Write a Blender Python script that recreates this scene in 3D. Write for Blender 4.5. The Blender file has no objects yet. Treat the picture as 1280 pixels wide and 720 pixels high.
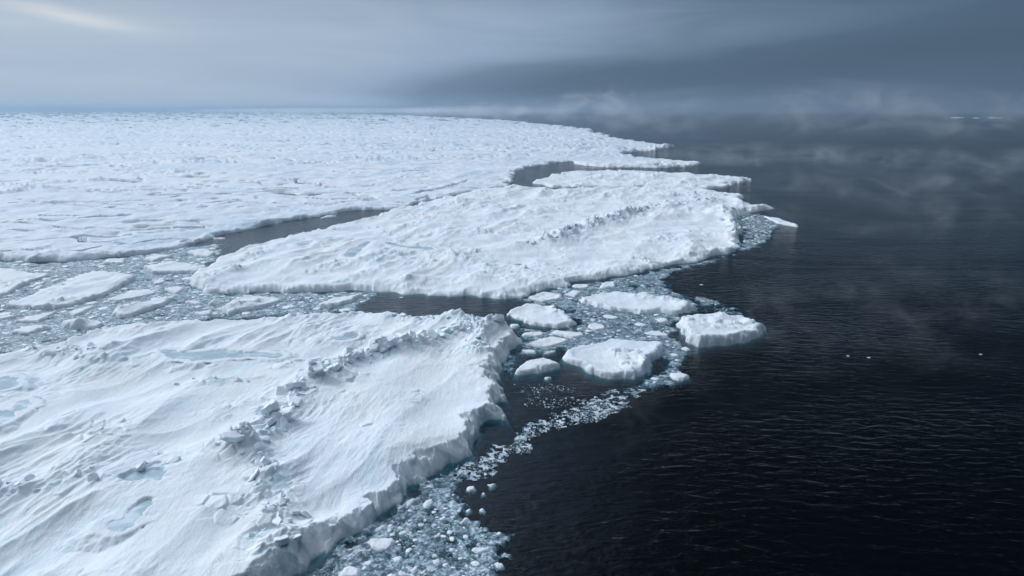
import bpy, bmesh, math, random
import numpy as np
from mathutils import Vector, Euler

# ---------------------------------------------------------------- camera, world, sun, exposure
scene = bpy.context.scene
COL = scene.collection
R = math.radians
CAM_H = 30.0
FPX = 865.0                       # focal length in photo pixels (1280 wide)
PITCH = math.atan((360 - 138) / FPX)

cam_data = bpy.data.cameras.new('camera')
cam_data.sensor_width = 36.0
cam_data.lens = FPX * 36.0 / 1280.0
cam_data.clip_start = 0.5
cam_data.clip_end = 120000.0
cam = bpy.data.objects.new('camera', cam_data)
COL.objects.link(cam)
cam.location = (0, 0, CAM_H)
cam.rotation_euler = (math.pi / 2 - PITCH, 0, 0)
scene.camera = cam

SUN_AZ, SUN_EL = -62.0, 33.0      # degrees from +Y (clockwise), elevation
sun_vec = Vector((math.sin(R(SUN_AZ)) * math.cos(R(SUN_EL)), math.cos(R(SUN_AZ)) * math.cos(R(SUN_EL)), math.sin(R(SUN_EL))))
sun_data = bpy.data.lights.new('sun', 'SUN')
sun_data.energy = 1.35
sun_data.angle = R(20)
sun_data.color = (1.0, 0.96, 0.92)
sun = bpy.data.objects.new('sun', sun_data)
COL.objects.link(sun)
sun.rotation_euler = (-sun_vec).to_track_quat('-Z', 'Y').to_euler()

scene.view_settings.view_transform = 'Standard'
scene.view_settings.look = 'None'
scene.view_settings.exposure = 0.21
scene.view_settings.gamma = 1.0
scene.view_settings.use_curve_mapping = False
cy = scene.cycles
cy.use_denoising = True
cy.max_bounces = 8
cy.diffuse_bounces = 3
cy.glossy_bounces = 3
cy.transparent_max_bounces = 24
cy.volume_bounces = 1
cy.volume_step_rate = 0.7
cy.volume_max_steps = 256
cy.caustics_reflective = False
cy.caustics_refractive = False


class NT:
    """small helper to write node trees"""
    def __init__(self, tree):
        self.t = tree
        self.n = tree.nodes
        self.n.clear()

    def new(self, kind, **props):
        nd = self.n.new(kind)
        for k, v in props.items():
            setattr(nd, k, v)
        return nd

    def put(self, sock, v):
        if hasattr(v, 'is_output') or isinstance(v, bpy.types.NodeSocket):
            self.t.links.new(v, sock)
        else:
            sock.default_value = v

    def math(self, op, a, b=None, c=None, clamp=False):
        nd = self.new('ShaderNodeMath', operation=op, use_clamp=clamp)
        self.put(nd.inputs[0], a)
        if b is not None:
            self.put(nd.inputs[1], b)
        if c is not None:
            self.put(nd.inputs[2], c)
        return nd.outputs[0]

    def vmath(self, op, a, b=None):
        nd = self.new('ShaderNodeVectorMath', operation=op)
        self.put(nd.inputs[0], a)
        if b is not None:
            self.put(nd.inputs[1], b)
        return nd

    def smooth(self, v, a, b, lo=0.0, hi=1.0):
        nd = self.new('ShaderNodeMapRange', interpolation_type='SMOOTHSTEP')
        self.put(nd.inputs[0], v)
        for i, q in enumerate((a, b, lo, hi)):
            self.put(nd.inputs[i + 1], q)
        return nd.outputs[0]

    def lin(self, v, a, b, lo=0.0, hi=1.0):
        nd = self.new('ShaderNodeMapRange', interpolation_type='LINEAR')
        self.put(nd.inputs[0], v)
        for i, q in enumerate((a, b, lo, hi)):
            self.put(nd.inputs[i + 1], q)
        return nd.outputs[0]

    def mix(self, f, a, b):
        nd = self.new('ShaderNodeMix', data_type='RGBA')
        self.put(nd.inputs[0], f)
        self.put(nd.inputs[6], a)
        self.put(nd.inputs[7], b)
        return nd.outputs[2]

    def noise(self, vec, scale, detail=3.0, rough=0.5, dist=0.0):
        nd = self.new('ShaderNodeTexNoise')
        if vec is not None:
            self.put(nd.inputs['Vector'], vec)
        nd.inputs['Scale'].default_value = scale
        nd.inputs['Detail'].default_value = detail
        nd.inputs['Roughness'].default_value = rough
        nd.inputs['Distortion'].default_value = dist
        return nd.outputs[0]

    def mapping(self, vec, scale=(1, 1, 1), rot=(0, 0, 0), loc=(0, 0, 0)):
        nd = self.new('ShaderNodeMapping')
        self.put(nd.inputs[0], vec)
        nd.inputs['Location'].default_value = loc
        nd.inputs['Rotation'].default_value = rot
        nd.inputs['Scale'].default_value = scale
        return nd.outputs[0]

    def ramp(self, f, stops, interp='LINEAR'):
        nd = self.new('ShaderNodeValToRGB')
        self.put(nd.inputs[0], f)
        cr = nd.color_ramp
        cr.interpolation = interp
        while len(cr.elements) < len(stops):
            cr.elements.new(0.5)
        for e, (p, c) in zip(cr.elements, stops):
            e.position = p
            e.color = (*c, 1)
        return nd.outputs[0]

    def bump(self, h, strength, dist, normal=None):
        nd = self.new('ShaderNodeBump')
        nd.inputs['Strength'].default_value = strength
        nd.inputs['Distance'].default_value = dist
        self.put(nd.inputs['Height'], h)
        if normal is not None:
            self.put(nd.inputs['Normal'], normal)
        return nd.outputs[0]


def build_world():
    w = bpy.data.worlds.new('World')
    scene.world = w
    w.use_nodes = True
    k = NT(w.node_tree)
    tc = k.new('ShaderNodeTexCoord')
    d = k.vmath('NORMALIZE', tc.outputs['Generated']).outputs[0]
    sx = k.new('ShaderNodeSeparateXYZ')
    k.put(sx.inputs[0], d)
    x, y, z = sx.outputs
    zz = k.math('MAXIMUM', z, 0.0)
    az = k.math('ARCTAN2', x, y)                       # 0 straight ahead, + to the right
    # overcast luminance: bright towards the veiled sun, sullen on the far side of it
    s = Vector((-0.72, 0.62, 0.30)).normalized()
    dot = k.vmath('DOT_PRODUCT', d, tuple(s)).outputs['Value']
    # cloud noise, flattened to layers near the horizon
    den = k.math('ADD', zz, 0.16)
    cx = k.math('DIVIDE', x, den)
    cyy = k.math('DIVIDE', y, den)
    cv = k.new('ShaderNodeCombineXYZ')
    k.put(cv.inputs[0], cx); k.put(cv.inputs[1], cyy); k.put(cv.inputs[2], k.math('MULTIPLY', zz, 9.0))
    n1 = k.noise(cv.outputs[0], 0.45, 4.0, 0.5, 0.6)
    cb = k.new('ShaderNodeCombineXYZ')
    k.put(cb.inputs[0], k.math('MULTIPLY', x, 3.0)); k.put(cb.inputs[1], k.math('MULTIPLY', y, 3.0)); k.put(cb.inputs[2], k.math('MULTIPLY', zz, 26.0))
    n2 = k.noise(cb.outputs[0], 1.0, 5.0, 0.55, 0.8)
    n3 = k.noise(cb.outputs[0], 3.1, 4.0, 0.55, 0.4)
    tone = k.math('ADD', dot, k.math('MULTIPLY', k.math('SUBTRACT', n1, 0.5), 0.22))
    tone = k.math('ADD', tone, k.math('MULTIPLY', k.math('SUBTRACT', n2, 0.5), 0.30))
    # dark cloud bank low over the open water, its lower edge climbing to the right
    xr = k.smooth(az, -0.32, 0.10)
    centre = k.math('MULTIPLY_ADD', k.smooth(az, -0.05, 0.75), 0.050, 0.030)
    centre = k.math('ADD', centre, k.math('MULTIPLY', k.math('SUBTRACT', n2, 0.5), 0.045))
    dz = k.math('DIVIDE', k.math('SUBTRACT', z, centre), 0.026)
    band = k.math('EXPONENT', k.math('MULTIPLY', k.math('MULTIPLY', dz, dz), -1.0))
    band = k.math('MULTIPLY', k.math('MULTIPLY', band, xr), k.smooth(y, -0.3, 0.4))
    tone = k.math('SUBTRACT', tone, k.math('MULTIPLY', band, 0.45))
    # paler fog lying under the bank on the right
    fog = k.math('MULTIPLY', k.smooth(z, 0.052, 0.005), k.smooth(az, 0.02, 0.22))
    fog = k.math('MULTIPLY', fog, k.lin(n3, 0.3, 0.75, 0.35, 1.0))
    tone = k.math('ADD', tone, k.math('MULTIPLY', fog, 0.10))
    col = k.ramp(k.lin(tone, -0.4, 1.2), [
        (0.00, (0.054, 0.090, 0.136)),
        (0.34, (0.068, 0.112, 0.170)),
        (0.52, (0.122, 0.182, 0.258)),
        (0.66, (0.240, 0.322, 0.440)),
        (0.84, (0.366, 0.444, 0.538)),
        (1.00, (0.520, 0.580, 0.645))])
    # a break in the cloud, high on the left, lit cream
    u = k.math('DIVIDE', k.math('ADD', az, 0.540), 0.070)
    vv = k.math('DIVIDE', k.math('SUBTRACT', k.math('MULTIPLY_ADD', k.math('ADD', az, 0.540), 0.16, z), 0.1065), 0.0080)
    vv = k.math('ADD', vv, k.math('MULTIPLY', k.math('SUBTRACT', n3, 0.5), 1.8))
    g = k.math('EXPONENT', k.math('MULTIPLY', k.math('ADD', k.math('MULTIPLY', u, u), k.math('MULTIPLY', vv, vv)), -1.0))
    col = k.mix(k.math('MULTIPLY', g, 0.38), col, (0.80, 0.76, 0.72, 1))
    hs = k.new('ShaderNodeHueSaturation')
    k.put(hs.inputs['Color'], col); k.put(hs.inputs['Saturation'], k.math('MULTIPLY', k.smooth(z, 0.10, 0.24, 1.0, 1.32), k.smooth(z, 0.4, 0.85, 1.0, 0.48)))
    col = hs.outputs[0]
    # sky above the view shaped: dimmed to darken water, raised overhead to light snow
    lift = k.smooth(z, 0.09, 0.24, 1.06, 0.27)
    lift = k.math('MULTIPLY_ADD', k.math('MULTIPLY', k.smooth(z, 0.10, 0.5), k.smooth(dot, 0.48, 0.97)), 3.9, lift)
    lift = k.math('MULTIPLY_ADD', k.smooth(z, 0.80, 1.0), 6.4, lift)
    cm = k.vmath('SCALE', col)
    k.put(cm.inputs['Scale'], lift)
    # clear sky above the cloud deck shows only faintly through it
    sky = k.new('ShaderNodeTexSky', sky_type='NISHITA', sun_disc=False)
    sky.sun_elevation = R(SUN_EL)
    sky.sun_rotation = R(SUN_AZ % 360)
    sky.air_density = 1.0
    sky.dust_density = 0.4
    b1 = k.new('ShaderNodeBackground'); k.put(b1.inputs[0], sky.outputs[0]); b1.inputs[1].default_value = 0.06
    b2 = k.new('ShaderNodeBackground'); k.put(b2.inputs[0], cm.outputs[0]); b2.inputs[1].default_value = 1.0
    mx = k.new('ShaderNodeMixShader'); mx.inputs[0].default_value = 0.985
    k.put(mx.inputs[1], b1.outputs[0]); k.put(mx.inputs[2], b2.outputs[0])
    out = k.new('ShaderNodeOutputWorld')
    k.put(out.inputs[0], mx.outputs[0])


build_world()


# ---------------------------------------------------------------- helpers
def tag(o, label=None, cat=None, group=None, kind=None):
    if label: o['label'] = label
    if cat: o['category'] = cat
    if group: o['group'] = group
    if kind: o['kind'] = kind
    return o


CP, SP = math.cos(PITCH), math.sin(PITCH)


def ground(px, py, z=0.0):
    """photo pixel -> point of the horizontal plane at height z (world metres)"""
    px = np.asarray(px, float); py = np.asarray(py, float)
    u = (px - 640) / FPX
    v = (py - 360) / FPX
    dz = -SP - v * CP
    dy = CP - v * SP
    t = (CAM_H - z) / np.maximum(-dz, 1e-4)
    return t * u, t * dy


rng = np.random.default_rng(7)
GRAD = rng.uniform(0, 2 * np.pi, (256, 256))
GX, GY = np.cos(GRAD), np.sin(GRAD)


def perlin(x, y, seed=0):
    x = x + seed * 17.31; y = y + seed * 9.77
    xi = np.floor(x).astype(np.int64); yi = np.floor(y).astype(np.int64)
    xf = x - xi; yf = y - yi
    u = xf * xf * xf * (xf * (xf * 6 - 15) + 10)
    v = yf * yf * yf * (yf * (yf * 6 - 15) + 10)
    a0, a1, b0, b1 = xi & 255, (xi + 1) & 255, yi & 255, (yi + 1) & 255
    n00 = GX[a0, b0] * xf + GY[a0, b0] * yf
    n10 = GX[a1, b0] * (xf - 1) + GY[a1, b0] * yf
    n01 = GX[a0, b1] * xf + GY[a0, b1] * (yf - 1)
    n11 = GX[a1, b1] * (xf - 1) + GY[a1, b1] * (yf - 1)
    return 1.5 * ((n00 * (1 - u) + n10 * u) * (1 - v) + (n01 * (1 - u) + n11 * u) * v)


def fbm(x, y, octs=4, seed=0, gain=0.5):
    s = 0; a = 1.0
    for i in range(octs):
        s = s + a * perlin(x, y, seed + i * 3)
        x = x * 2.03; y = y * 2.03; a *= gain
    return s


def ridged(x, y, octs=3, seed=0, gain=0.5):
    s = 0; a = 1.0; tot = 0
    for i in range(octs):
        s = s + a * (1 - np.abs(perlin(x, y, seed + i * 3))) ** 2
        tot += a
        x = x * 2.03; y = y * 2.03; a *= gain
    return s / tot


HC = [rng.random((128, 128)) for _ in range(6)]


def facets(x, y, seed=0, tilt=0.9):
    """jumbled tilted plates: height and gap (0 in a joint) of a jittered cell pattern"""
    x = x + seed * 5.3; y = y + seed * 3.1
    xi = np.floor(x).astype(np.int64); yi = np.floor(y).astype(np.int64)
    f1 = np.full(x.shape, 9.0); f2 = np.full(x.shape, 9.0); hh = np.zeros(x.shape)
    for i in (-1, 0, 1):
        for j in (-1, 0, 1):
            a, b = (xi + i) & 127, (yi + j) & 127
            dx = xi + i + 0.1 + 0.8 * HC[0][a, b] - x
            dy = yi + j + 0.1 + 0.8 * HC[1][a, b] - y
            dd = dx * dx + dy * dy
            h = HC[2][a, b] - tilt * ((HC[3][a, b] - 0.5) * dx + (HC[4][a, b] - 0.5) * dy) * 2
            m = dd < f1
            f2 = np.where(m, f1, np.minimum(f2, dd))
            hh = np.where(m, h, hh)
            f1 = np.where(m, dd, f1)
    return hh, np.sqrt(f2) - np.sqrt(f1)


def sstep(v, a, b):
    t = np.clip((v - a) / (b - a), 0, 1)
    return t * t * (3 - 2 * t)


def sdf_poly(x, y, poly):
    """signed distance, + inside"""
    P = np.asarray(poly)
    Q = np.roll(P, -1, axis=0)
    best = np.full(x.shape, 1e18)
    ins = np.zeros(x.shape, bool)
    for (ax, ay), (bx, by) in zip(P, Q):
        ex, ey = bx - ax, by - ay
        l2 = ex * ex + ey * ey + 1e-12
        t = np.clip(((x - ax) * ex + (y - ay) * ey) / l2, 0, 1)
        best = np.minimum(best, (x - ax - t * ex) ** 2 + (y - ay - t * ey) ** 2)
        c = (ay > y) != (by > y)
        if c.any():
            ins ^= c & (x < ex * (y - ay) / (ey if abs(ey) > 1e-12 else 1e-12) + ax)
    d = np.sqrt(best)
    return np.where(ins, d, -d)


def dist_line(x, y, pts):
    best = np.full(x.shape, 1e18)
    for (ax, ay), (bx, by) in zip(pts[:-1], pts[1:]):
        ex, ey = bx - ax, by - ay
        l2 = ex * ex + ey * ey + 1e-12
        t = np.clip(((x - ax) * ex + (y - ay) * ey) / l2, 0, 1)
        best = np.minimum(best, (x - ax - t * ex) ** 2 + (y - ay - t * ey) ** 2)
    return np.sqrt(best)


def chaikin(p, n=1):
    p = np.asarray(p, float)
    for _ in range(n):
        q = np.roll(p, -1, axis=0)
        p = np.stack([0.75 * p + 0.25 * q, 0.25 * p + 0.75 * q], 1).reshape(-1, 2)
    return p


def outline_world(px, fb):
    """trace given in photo pixels: near edges at the waterline, far edges at the rim"""
    px = np.asarray(px, float)
    x0, y0 = ground(px[:, 0], px[:, 1], 0)
    P = np.stack([x0, y0], 1)
    area = 0.5 * np.sum(P[:, 0] * np.roll(P[:, 1], -1) - np.roll(P[:, 0], -1) * P[:, 1])
    tng = np.roll(P, -1, 0) - np.roll(P, 1, 0)
    nrm = np.stack([tng[:, 1], -tng[:, 0]], 1) * (1 if area > 0 else -1)
    nrm /= np.linalg.norm(nrm, axis=1)[:, None] + 1e-9
    view = P / np.linalg.norm(P, axis=1)[:, None]
    back = sstep((nrm * view).sum(1), -0.1, 0.5)
    x1, y1 = ground(px[:, 0], px[:, 1], fb * back)
    return np.stack([x1, y1], 1)


def line_world(px, z=1.0):
    px = np.asarray(px, float)
    return np.stack(ground(px[:, 0], px[:, 1], z), 1)


def mesh_np(name, verts, quads, mat, parent=None, smooth=True, attrs=None):
    me = bpy.data.meshes.new(name)
    nv, nq = len(verts), len(quads)
    k = quads.shape[1]
    me.vertices.add(nv)
    me.vertices.foreach_set('co', np.ascontiguousarray(verts, np.float32).ravel())
    me.loops.add(nq * k)
    me.loops.foreach_set('vertex_index', np.ascontiguousarray(quads, np.int32).ravel())
    me.polygons.add(nq)
    me.polygons.foreach_set('loop_start', np.arange(0, nq * k, k, dtype=np.int32))
    me.polygons.foreach_set('use_smooth', np.full(nq, smooth, bool))
    me.update(calc_edges=True)
    for an, av in (attrs or {}).items():
        at = me.attributes.new(an, 'FLOAT', 'POINT')
        at.data.foreach_set('value', np.ascontiguousarray(av, np.float32))
    me.materials.append(mat)
    o = bpy.data.objects.new(name, me)
    COL.objects.link(o)
    if parent is not None:
        o.parent = parent
    return o


# ---------------------------------------------------------------- materials
def material(name):
    m = bpy.data.materials.new(name)
    m.use_nodes = True
    return m, NT(m.node_tree)


def snow_material(name, bump=1.0, ice_gain=1.0, blue=None):
    """wind-packed snow; bare blue ice where it is too steep for snow to lie or where the wind scoured it"""
    m, k = material(name)
    geo = k.new('ShaderNodeNewGeometry')
    pos = geo.outputs['Position']
    nz = k.new('ShaderNodeSeparateXYZ'); k.put(nz.inputs[0], geo.outputs['Normal'])
    at = k.new('ShaderNodeAttribute'); at.attribute_name = 'bare_ice'
    n_big = k.noise(pos, 0.09, 3, 0.55)
    n_mid = k.noise(pos, 0.7, 4, 0.6)
    n_fin = k.noise(pos, 5.0, 3, 0.6)
    drift = k.noise(k.mapping(pos, (0.9, 0.16, 0.5), (0, 0, R(17))), 1.0, 4, 0.6, 0.4)
    snow = k.ramp(k.math('MULTIPLY_ADD', k.math('SUBTRACT', n_mid, 0.5), 0.35, n_big), [
        (0.30, (0.76, 0.81, 0.865)), (0.55, (0.835, 0.862, 0.890)), (0.75, (0.880, 0.890, 0.900))])
    ice = k.ramp(n_mid, [(0.25, (0.40, 0.64, 0.72)), (0.5, (0.58, 0.75, 0.81)), (0.75, (0.74, 0.83, 0.87))])
    if blue:
        ice = k.ramp(n_mid, blue)
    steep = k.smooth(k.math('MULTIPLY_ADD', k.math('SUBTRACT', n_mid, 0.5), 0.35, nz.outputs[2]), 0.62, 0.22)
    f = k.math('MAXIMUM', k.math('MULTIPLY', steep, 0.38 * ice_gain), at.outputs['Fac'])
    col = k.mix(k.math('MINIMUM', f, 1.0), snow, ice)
    crust = k.noise(k.mapping(pos, (1.15, 0.5, 1.0), (0, 0, R(17))), 1.0, 5, 0.72, 1.6)
    cr2 = k.math('ABSOLUTE', k.math('SUBTRACT', crust, 0.5))
    drift = k.math('MULTIPLY_ADD', k.math('MINIMUM', cr2, 0.10), k.lin(n_big, 0.38, 0.62, 0.0, -1.7), drift)
    h = k.math('ADD', k.math('MULTIPLY', drift, 0.35), k.math('ADD', k.math('MULTIPLY', n_mid, 0.35), k.math('MULTIPLY', n_fin, 0.11)))
    nrm = k.bump(h, 0.62 * bump, 0.55)
    p = k.new('ShaderNodeBsdfPrincipled')
    k.put(p.inputs['Base Color'], col)
    k.put(p.inputs['Roughness'], k.lin(f, 0, 1, 0.75, 0.35))
    p.inputs['Specular IOR Level'].default_value = 0.25
    k.put(p.inputs['Normal'], nrm)
    o = k.new('ShaderNodeOutputMaterial'); k.put(o.inputs[0], p.outputs[0])
    return m


def chunk_material():
    m, k = material('brash_ice')
    geo = k.new('ShaderNodeNewGeometry')
    oi = k.new('ShaderNodeObjectInfo')
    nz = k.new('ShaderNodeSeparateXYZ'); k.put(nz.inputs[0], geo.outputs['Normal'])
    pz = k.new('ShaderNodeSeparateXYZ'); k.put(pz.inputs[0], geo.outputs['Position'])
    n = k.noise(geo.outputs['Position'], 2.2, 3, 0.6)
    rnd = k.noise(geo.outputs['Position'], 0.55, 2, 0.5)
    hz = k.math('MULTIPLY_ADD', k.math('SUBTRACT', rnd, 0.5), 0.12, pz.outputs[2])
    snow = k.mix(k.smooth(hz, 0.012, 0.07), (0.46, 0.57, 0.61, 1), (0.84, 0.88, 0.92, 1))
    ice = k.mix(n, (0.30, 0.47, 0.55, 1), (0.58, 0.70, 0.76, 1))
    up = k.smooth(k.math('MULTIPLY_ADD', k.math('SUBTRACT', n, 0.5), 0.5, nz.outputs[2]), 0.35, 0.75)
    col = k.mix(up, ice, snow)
    p = k.new('ShaderNodeBsdfPrincipled')
    k.put(p.inputs['Base Color'], col)
    p.inputs['Roughness'].default_value = 0.5
    k.put(p.inputs['Normal'], k.bump(n, 0.4, 0.15))
    o = k.new('ShaderNodeOutputMaterial'); k.put(o.inputs[0], p.outputs[0])
    return m


def block_material():
    m, k = material('ridge_ice')
    geo = k.new('ShaderNodeNewGeometry')
    nz = k.new('ShaderNodeSeparateXYZ'); k.put(nz.inputs[0], geo.outputs['Normal'])
    n = k.noise(geo.outputs['Position'], 1.3, 4, 0.6)
    ice = k.ramp(n, [(0.3, (0.46, 0.72, 0.79)), (0.5, (0.72, 0.84, 0.89)), (0.7, (0.82, 0.87, 0.91))])
    up = k.smooth(k.math('MULTIPLY_ADD', k.math('SUBTRACT', n, 0.5), 0.9, nz.outputs[2]), -0.12, 0.36)
    col = k.mix(up, ice, (0.85, 0.885, 0.925, 1))
    p = k.new('ShaderNodeBsdfPrincipled')
    k.put(p.inputs['Base Color'], col)
    p.inputs['Roughness'].default_value = 0.5
    k.put(p.inputs['Normal'], k.bump(n, 0.5, 0.3))
    o = k.new('ShaderNodeOutputMaterial'); k.put(o.inputs[0], p.outputs[0])
    return m


def pool_material():
    m, k = material('pool_ice')
    geo = k.new('ShaderNodeNewGeometry')
    n = k.noise(geo.outputs['Position'], 0.45, 4, 0.6, 0.5)
    col = k.ramp(n, [(0.33, (0.25, 0.345, 0.385)), (0.52, (0.35, 0.45, 0.49)), (0.66, (0.62, 0.70, 0.75))])
    p = k.new('ShaderNodeBsdfPrincipled')
    k.put(p.inputs['Base Color'], col)
    p.inputs['Roughness'].default_value = 0.35
    k.put(p.inputs['Normal'], k.bump(k.noise(geo.outputs['Position'], 2.0, 3), 0.25, 0.1))
    o = k.new('ShaderNodeOutputMaterial'); k.put(o.inputs[0], p.outputs[0])
    return m


def slush_material(name='slush', shift=0.0):
    m, k = material(name)
    geo = k.new('ShaderNodeNewGeometry')
    pos = geo.outputs['Position']
    v = k.new('ShaderNodeTexVoronoi'); k.put(v.inputs['Vector'], pos); v.inputs['Scale'].default_value = 2.6
    v2 = k.new('ShaderNodeTexVoronoi'); k.put(v2.inputs['Vector'], pos); v2.inputs['Scale'].default_value = 6.0
    sp = k.new('ShaderNodeSeparateColor'); k.put(sp.inputs[0], v.outputs['Color'])
    sp2 = k.new('ShaderNodeSeparateColor'); k.put(sp2.inputs[0], v2.outputs['Color'])
    n = k.noise(pos, 0.5, 4, 0.6)
    f = k.math('ADD', k.math('MULTIPLY', sp.outputs[0], 0.45), k.math('ADD', k.math('MULTIPLY', sp2.outputs[1], 0.45), k.math('MULTIPLY', k.math('SUBTRACT', n, 0.5), 0.9)))
    f = k.math('ADD', f, shift)
    col = k.ramp(f, [(0.12, (0.020, 0.046, 0.062)), (0.36, (0.105, 0.17, 0.21)), (0.60, (0.28, 0.37, 0.425)), (0.85, (0.66, 0.73, 0.78))])
    p = k.new('ShaderNodeBsdfPrincipled')
    k.put(p.inputs['Base Color'], col)
    p.inputs['Roughness'].default_value = 0.45
    k.put(p.inputs['Normal'], k.bump(f, 0.5, 0.08))
    o = k.new('ShaderNodeOutputMaterial'); k.put(o.inputs[0], p.outputs[0])
    return m


def water_material():
    """clear cold sea: mirror by Fresnel, otherwise see down into absorbing water"""
    m, k = material('sea_water')
    geo = k.new('ShaderNodeNewGeometry')
    pos = geo.outputs['Position']
    a = k.noise(k.mapping(pos, (0.50, 1.15, 0.5), (0, 0, R(10))), 1.0, 4, 0.55, 0.6)
    b = k.noise(k.mapping(pos, (0.9, 2.0, 0.5), (0, 0, R(-8))), 1.0, 3, 0.6, 0.3)
    c = k.noise(k.mapping(pos, (0.014, 0.034, 0.5), (0, 0, R(24))), 1.0, 4, 0.6, 1.0)
    h = k.math('ADD', k.math('MULTIPLY', a, 1.0), k.math('MULTIPLY', b, 0.28))
    h = k.math('MULTIPLY', h, k.lin(c, 0.35, 0.65, 0.35, 1.4))
    nrm = k.bump(h, 0.55, 0.28)
    fr = k.new('ShaderNodeFresnel'); fr.inputs[0].default_value = 1.333; k.put(fr.inputs[1], nrm)
    gl = k.new('ShaderNodeBsdfGlossy'); gl.inputs['Roughness'].default_value = 0.08; k.put(gl.inputs['Normal'], nrm)
    tr = k.new('ShaderNodeBsdfTransparent'); tr.inputs[0].default_value = (0.86, 0.95, 0.96, 1)
    mx = k.new('ShaderNodeMixShader')
    k.put(mx.inputs[0], fr.outputs[0]); k.put(mx.inputs[1], tr.outputs[0]); k.put(mx.inputs[2], gl.outputs[0])
    va = k.new('ShaderNodeVolumeAbsorption')
    va.inputs['Color'].default_value = (0.0, 0.62, 0.68, 1); va.inputs['Density'].default_value = 3.2
    o = k.new('ShaderNodeOutputMaterial'); k.put(o.inputs[0], mx.outputs[0]); k.put(o.inputs[1], va.outputs[0])
    m2, k2 = material('sea_floor')
    p = k2.new('ShaderNodeBsdfDiffuse'); p.inputs[0].default_value = (0.01, 0.016, 0.02, 1)
    o = k2.new('ShaderNodeOutputMaterial'); k2.put(o.inputs[0], p.outputs[0])
    return m, m2


M_SNOW = snow_material('floe_snow')
M_FIELD = snow_material('field_snow', 1.0, 1.0, [(0.25, (0.36, 0.50, 0.62)), (0.5, (0.50, 0.62, 0.72)), (0.75, (0.68, 0.77, 0.84))])
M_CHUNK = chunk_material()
M_BLOCK = block_material()
M_POOL = pool_material()
M_SLUSH = slush_material()
M_SLUSH_PALE = slush_material('pale_slush', 0.22)
M_SEA, M_FLOOR = water_material()


# ---------------------------------------------------------------- sea
def build_sea():
    S = 60000.0
    me = bpy.data.meshes.new('sea')
    v = [(-S, -2000, -16), (S, -2000, -16), (S, S, -16), (-S, S, -16), (-S, -2000, 0), (S, -2000, 0), (S, S, 0), (-S, S, 0)]
    f = [(3, 2, 1, 0), (4, 5, 6, 7), (0, 1, 5, 4), (1, 2, 6, 5), (2, 3, 7, 6), (3, 0, 4, 7)]
    me.from_pydata(v, [], f)
    me.materials.append(M_SEA); me.materials.append(M_FLOOR)
    me.polygons[0].material_index = 1
    o = bpy.data.objects.new('sea', me)
    COL.objects.link(o)
    tag(o, kind='structure')


build_sea()


# ---------------------------------------------------------------- floes
WIND = R(-17)


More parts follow.
